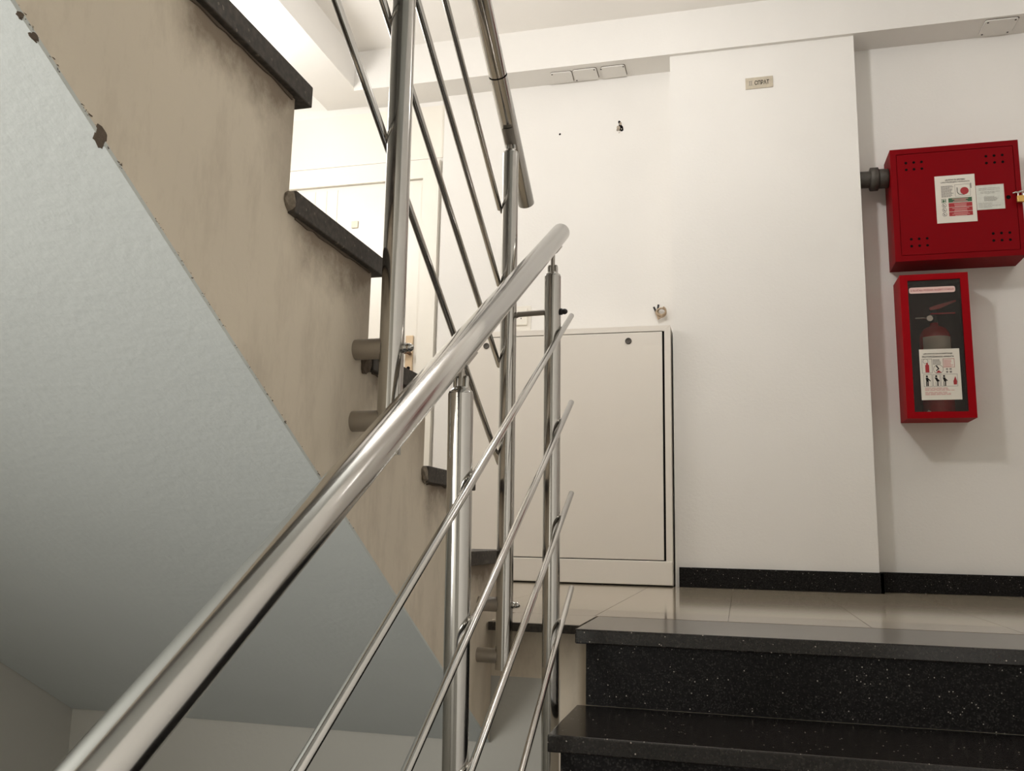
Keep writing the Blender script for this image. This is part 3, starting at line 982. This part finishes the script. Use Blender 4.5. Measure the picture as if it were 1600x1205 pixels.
# instruction card on the glass
kx0, kx1, kz0, kz1 = 0.7425, 0.897, 0.795, 1.0105
ka = MB().box(kx0, kx1, yg - 0.0003, yg + 0.0004, kz0, kz1).build('instruction_card', 'paper', eb)
ka['label'] = 'white instruction card with red and black pictograms'
yk = yg - 0.0007
text('heading', 'UPUTSTVO ZA KORIŠĆENJE', yk, 0.758, 0.870, 0.9905, 'ink_black', ka, 0.0085, bold=0.02)
text('heading', 'PROTIVPOŽARNOG APARATA', yk, 0.753, 0.875, 0.9785, 'ink_black', ka, 0.0085, bold=0.02)
mb = MB()
mb.frame(yk, 0.750, 0.908, 0.790, 0.969, 0.0014)
mb.ring(yk, 0.765, 0.959, 0.0105, 0.0016)
mb.ring(yk, 0.813, 0.924, 0.0195, 0.0016)
mb.frame(yk, 0.754, 0.851, 0.787, 0.903, 0.0014).frame(yk, 0.790, 0.851, 0.817, 0.903, 0.0014).frame(yk, 0.820, 0.851, 0.884, 0.903, 0.0014)
mb.build('picture_borders', 'ink_grey', ka, normals=False)
mb = MB()
mb.quad(yk - 0.0002, 0.763, 0.911, 0.778, 0.9435).quad(yk - 0.0002, 0.767, 0.9435, 0.774, 0.952)
MB().poly(yk - 0.0002, [(0.803, 0.909), (0.826, 0.909), (0.813, 0.920)]).build('fire_picture', 'ink_red', ka, normals=False)
MB().poly(yk - 0.0002, [(0.868, 0.858), (0.880, 0.858), (0.8815, 0.872), (0.8755, 0.893), (0.8715, 0.884), (0.867, 0.872)]).build('flame_picture', 'ink_red', ka, normals=False)
mb.build('extinguisher_picture', 'ink_red', ka, normals=False)
mb = MB()
for fx, tilt in ((0.767, 0.0), (0.801, 0.006), (0.832, 0.003)):
    mb.disc(yk - 0.0002, fx + tilt * 0.3, 0.8945, 0.0042, 12)
    mb.poly(yk - 0.0002, [(fx - 0.005, 0.889), (fx + 0.005, 0.889), (fx + 0.006 + tilt, 0.872), (fx - 0.003 + tilt, 0.872)])
    mb.quad(yk - 0.0002, fx - 0.004 + tilt * 0.5, 0.853, fx, 0.872).quad(yk - 0.0002, fx + 0.0015 + tilt * 0.5, 0.853, fx + 0.0055 + tilt * 0.5, 0.872)
    mb.poly(yk - 0.0002, [(fx + 0.004, 0.887), (fx + 0.014, 0.876), (fx + 0.012, 0.873), (fx + 0.003, 0.881)])
mb.poly(yk - 0.0002, [(0.802, 0.940), (0.808, 0.940), (0.817, 0.926), (0.805, 0.916), (0.803, 0.919), (0.811, 0.926)])
mb.build('black_figures', 'ink_black', ka, normals=False)
MB().frame(yk, 0.832, 0.931, 0.876, 0.968, 0.0014).build('note_border', 'ink_red', ka, normals=False)
lines(MB(), yk, 0.836, 0.872, 0.963, 6, 0.0052, 0.0032, 0.3).build('note_print', 'ink_pink', ka, normals=False)
mb = lines(MB(), yk, 0.793, 0.829, 0.966, 5, 0.0048, 0.0026, 0.3)
mb.quad(yk, 0.842, 0.921, 0.850, 0.927).quad(yk, 0.855, 0.921, 0.864, 0.927).quad(yk, 0.842, 0.908, 0.850, 0.916).quad(yk, 0.855, 0.908, 0.864, 0.916)
mb.build('small_print', 'ink_grey', ka, normals=False)
mb = lines(MB(), yk, 0.757, 0.880, 0.846, 3, 0.005, 0.0024, 0.5)
lines(mb, yk, 0.757, 0.880, 0.828, 3, 0.005, 0.0024, 0.4)
mb.build('red_small_print', 'ink_pink', ka, normals=False)

# the extinguisher itself
gx, gy = 0.822, 4.000
fe = thing('fire_extinguisher', 'red fire extinguisher behind the glass of the narrow red box', 'extinguisher', (gx, gy, ez0 + tk + 0.001))
R_ = 0.063
fz = ez0 + tk + 0.0012
MB().lathe((gx, gy, fz), (0, 0, 1), [(0, 0), (0, R_ - 0.004), (0.006, R_), (0.345, R_), (0.365, R_ * 0.95), (0.385, R_ * 0.8), (0.398, R_ * 0.5), (0.404, 0.018), (0.415, 0.017), (0.415, 0)], 36).build('cylinder', 'extinguisher_red', fe)
MB().lathe((gx, gy, fz + 0.4151), (0, 0, 1), [(0, 0), (0, 0.014), (0.030, 0.014), (0.034, 0.010), (0.034, 0)], 18).build('valve', 'rubber_black', fe)
MB().bbox(gx - 0.013, gx + 0.085, gy - 0.010, gy + 0.010, fz + 0.452, fz + 0.459, 0.002).build('carry_handle', 'extinguisher_red', fe)
MB().prism([(gx - 0.015, fz + 0.470), (gx + 0.02, fz + 0.475), (gx + 0.09, fz + 0.505), (gx + 0.088, fz + 0.512), (gx + 0.01, fz + 0.492), (gx - 0.017, fz + 0.482)], 'y', gy - 0.011, gy + 0.011).build('squeeze_lever', 'extinguisher_red', fe)
MB().bbox(gx - 0.012, gx + 0.012, gy - 0.009, gy + 0.009, fz + 0.4495, fz + 0.478, 0.002).build('valve_block', 'rubber_black', fe)
MB().cyl((gx - 0.020, gy - 0.014, fz + 0.432), (gx - 0.020, gy - 0.026, fz + 0.432), 0.0125, seg=20).build('pressure_gauge', 'steel_bright', fe)
MB().tube([(gx - 0.03, gy - 0.01, fz + 0.436), (gx - 0.045, gy - 0.014, fz + 0.437), (gx - 0.075, gy - 0.012, fz + 0.437)], 0.0035, 8).build('safety_pin', 'steel_bright', fe)
lab = MB()
seg = 16
vs = []
for zz in (fz + 0.290, fz + 0.355):
    for i in range(seg + 1):
        a = math.radians(-90 - 58 + 116 * i / seg)
        vs.append((gx + (R_ + 0.0006) * math.cos(a), gy + (R_ + 0.0006) * math.sin(a), zz - (0.008 if zz > fz + 0.3 else 0)))
lab.add(vs, [(i, i + 1, i + seg + 2, i + seg + 1) for i in range(seg)], True)
lab.build('maker_label', 'paper', fe, normals=False)
tg = MB()
tg.bbox(-0.008, 0.008, -0.0012, 0.0012, -0.016, 0.016, 0.0005, 1)
ca, sa = math.cos(0.6), math.sin(0.6)
tg.v = [(0.768 + x * ca + z * sa, 3.948 + y, ez0 + 0.0205 - x * sa + z * ca) for x, y, z in tg.v]
tag(tg.build('key_tag', 'paper'), 'tiny white tag lying at the bottom of the glazed red box', 'tag')

# ------------------------------------------------------------------ small things on walls and beam
sg = thing('floor_sign', 'small metal floor sign lettered II СПРАТ high on the white pillar', 'sign', (0.129, YP, 2.270))
MB().bbox(0.0675, 0.1905, YP - 0.004, YP, 2.2705, 2.3265, 0.0008, 1).build('plate', 'sign_metal', sg)
ysn = YP - 0.0045
text('lettering', 'СПРАТ', ysn, 0.1085, 0.1735, 2.2985, 'ink_black', sg, 0.022, bold=0.022)
mb = MB()
for ix in (0.0865, 0.0945):
    mb.quad(ysn, ix - 0.0016, 2.2885, ix + 0.0016, 2.3085)
mb.quad(ysn, 0.0825, 2.3072, 0.0985, 2.3092).quad(ysn, 0.0825, 2.2876, 0.0985, 2.2896)
mb.build('numeral', 'ink_grey', sg, normals=False)


def cover(x0, x1, y0, y1, z, skew, rotz, screws, label, grp, mat='wall_white', dark=False):
    t = thing('junction_box_cover', label, 'cover plate', ((x0 + x1) / 2, (y0 + y1) / 2, z - 0.006), grp)
    cx, cy = (x0 + x1) / 2, (y0 + y1) / 2
    c, s = math.cos(rotz), math.sin(rotz)

    def R(px_, py_):
        dx, dy = px_ - cx, py_ - cy
        return (cx + dx * c - dy * s, cy + dx * s + dy * c)
    r = 0.012
    pts = []
    for (qx, qy, a0) in ((x1 - r, y1 - r, 0), (x0 + r, y1 - r, 90), (x0 + r, y0 + r, 180), (x1 - r, y0 + r, 270)):
        for i in range(5):
            a = math.radians(a0 + 22.5 * i)
            pts.append(R(qx + r * math.cos(a), qy + r * math.sin(a)))
    MB().prism(pts, 'z', z - 0.006, z - 0.001).build('plate', mat, t)
    k = 1.03
    MB().prism([(cx + 0.0015 + (p[0] - cx) * k, cy - 0.0015 + (p[1] - cy) * k) for p in pts], 'z', z - 0.0011, z - 0.0001).build('shadow_gap', 'chip_brown', t)
    for (sx, sy) in screws:
        px_, py_ = R(x0 + sx * (x1 - x0), y0 + sy * (y1 - y0))
        MB().cyl((px_, py_, z - 0.0072), (px_, py_, z - 0.0055), 0.0042, seg=10).build('screw', 'rubber_black' if dark else 'pipe_grey', t)


grp = None
cover(-0.872, -0.766, 3.964, 4.066, ZB, 0, 0.05, ((0.08, 0.1),), 'leftmost of three white junction covers under the beam', grp)
cover(-0.757, -0.640, 3.960, 4.064, ZB, 0, 0.0, ((0.92, 0.1), (0.05, 0.92)), 'middle of three white junction covers under the beam', grp)
cover(-0.616, -0.500, 3.962, 4.066, ZB, 0, 0.0, ((0.0, 0.12), (0.95, 0.1)), 'junction cover nearest the white pillar under the beam', grp)
cover(1.092, 1.226, 3.938, 4.060, ZB, 0, 0.02, ((0.1, 0.12), (0.92, 0.1), (0.1, 0.9), (0.88, 0.9)), 'square four-screw junction cover under the beam above the red hydrant cabinet', grp, dark=True)

# torn hole in the wall
hl = thing('wall_hole', 'torn dark hole with broken plaster high on the wall above the white cabinet', 'wall hole', (-0.54, YW, 2.185))
yh = YW - 0.0012
MB().slab(yh, YW - 0.0002, [(-0.553, 2.196), (-0.549, 2.212), (-0.541, 2.226), (-0.546, 2.243), (-0.541, 2.250), (-0.533, 2.243), (-0.531, 2.228), (-0.521, 2.214), (-0.519, 2.196), (-0.527, 2.190), (-0.540, 2.197)]).build('cavity', 'gap_black', hl)
lump((-0.545, YW - 0.002, 2.207), (0.009, 0.004, 0.013), 5, 'plaster_torn', 'broken_plaster', hl)
lump((-0.534, YW - 0.002, 2.231), (0.006, 0.003, 0.008), 6, 'plaster_torn', 'broken_plaster', hl)
lump((-0.529, YW - 0.002, 2.203), (0.003, 0.003, 0.004), 8, 'steel_dull', 'broken_plaster', hl)
MB().tube([(-0.534, YW - 0.003, 2.194), (-0.537, YW - 0.006, 2.187), (-0.542, YW - 0.005, 2.181)], 0.0012, 6).build('wire_end', 'plaster_torn', hl)
tag(lump((-0.840, YW - 0.0005, 2.207), (0.005, 0.0015, 0.006), 9, 'gap_black', 'nail_hole', None), 'tiny dark nail hole on the wall left of the torn hole', 'nail hole')

# light switch behind the posts
sw = thing('light_switch', 'square white light switch just above the white cabinet behind the posts', 'switch', (-1.03, YW, 1.20))
MB().bbox(-1.105, -0.975, YW - 0.004, YW, 1.190, 1.320, 0.0015).build('back_plate', 'switch_white', sw)
MB().bbox(-1.085, -0.992, YW - 0.012, YW - 0.0041, 1.222, 1.305, 0.002).build('rocker', 'switch_white', sw)
MB().cyl((-1.022, YW - 0.0128, 1.255), (-1.022, YW - 0.0119, 1.255), 0.003, seg=10).build('screw', 'rubber_black', sw)

# loose cable coil above the cabinet corner
cc = thing('cable_coil', 'knotted beige cable end with black tips above the cabinet corner', 'cable', (-0.343, YW, 1.215))
c0 = Vector((-0.335, YW - 0.02, 1.253))
pts = [(-0.350, YW, 1.236), (-0.348, YW - 0.012, 1.236)]
for i in range(46):
    a = -2.3 + i * 0.36
    rr = 0.027 - 0.010 * abs(math.sin(i * 0.21)) - 0.0001 * i
    pts.append((c0.x + rr * 1.05 * math.cos(a), c0.y - 0.010 * math.sin(a * 0.5 + 0.6) - 0.0003 * i, c0.z + rr * 0.95 * math.sin(a)))
MB().tube(pts, 0.0041, 8).build('loop', 'cable_beige', cc)
MB().tube([(-0.356, YW - 0.02, 1.222), (-0.335, YW - 0.026, 1.234), (-0.322, YW - 0.022, 1.246)], 0.0048, 8).build('loop_tail', 'cable_beige', cc)
MB().tube([(-0.352, YW - 0.02, 1.226), (-0.362, YW - 0.024, 1.250), (-0.366, YW - 0.026, 1.262)], 0.0045, 8).build('sheath', 'cable_beige', cc)
MB().tube([(-0.363, YW - 0.0245, 1.254), (-0.369, YW - 0.027, 1.268), (-0.374, YW - 0.028, 1.279)], 0.0046, 8).build('black_tip', 'cable_black', cc)
MB().tube([(-0.356, YW - 0.024, 1.262), (-0.354, YW - 0.026, 1.276), (-0.352, YW - 0.027, 1.290)], 0.0046, 8).build('black_tip', 'cable_black', cc)
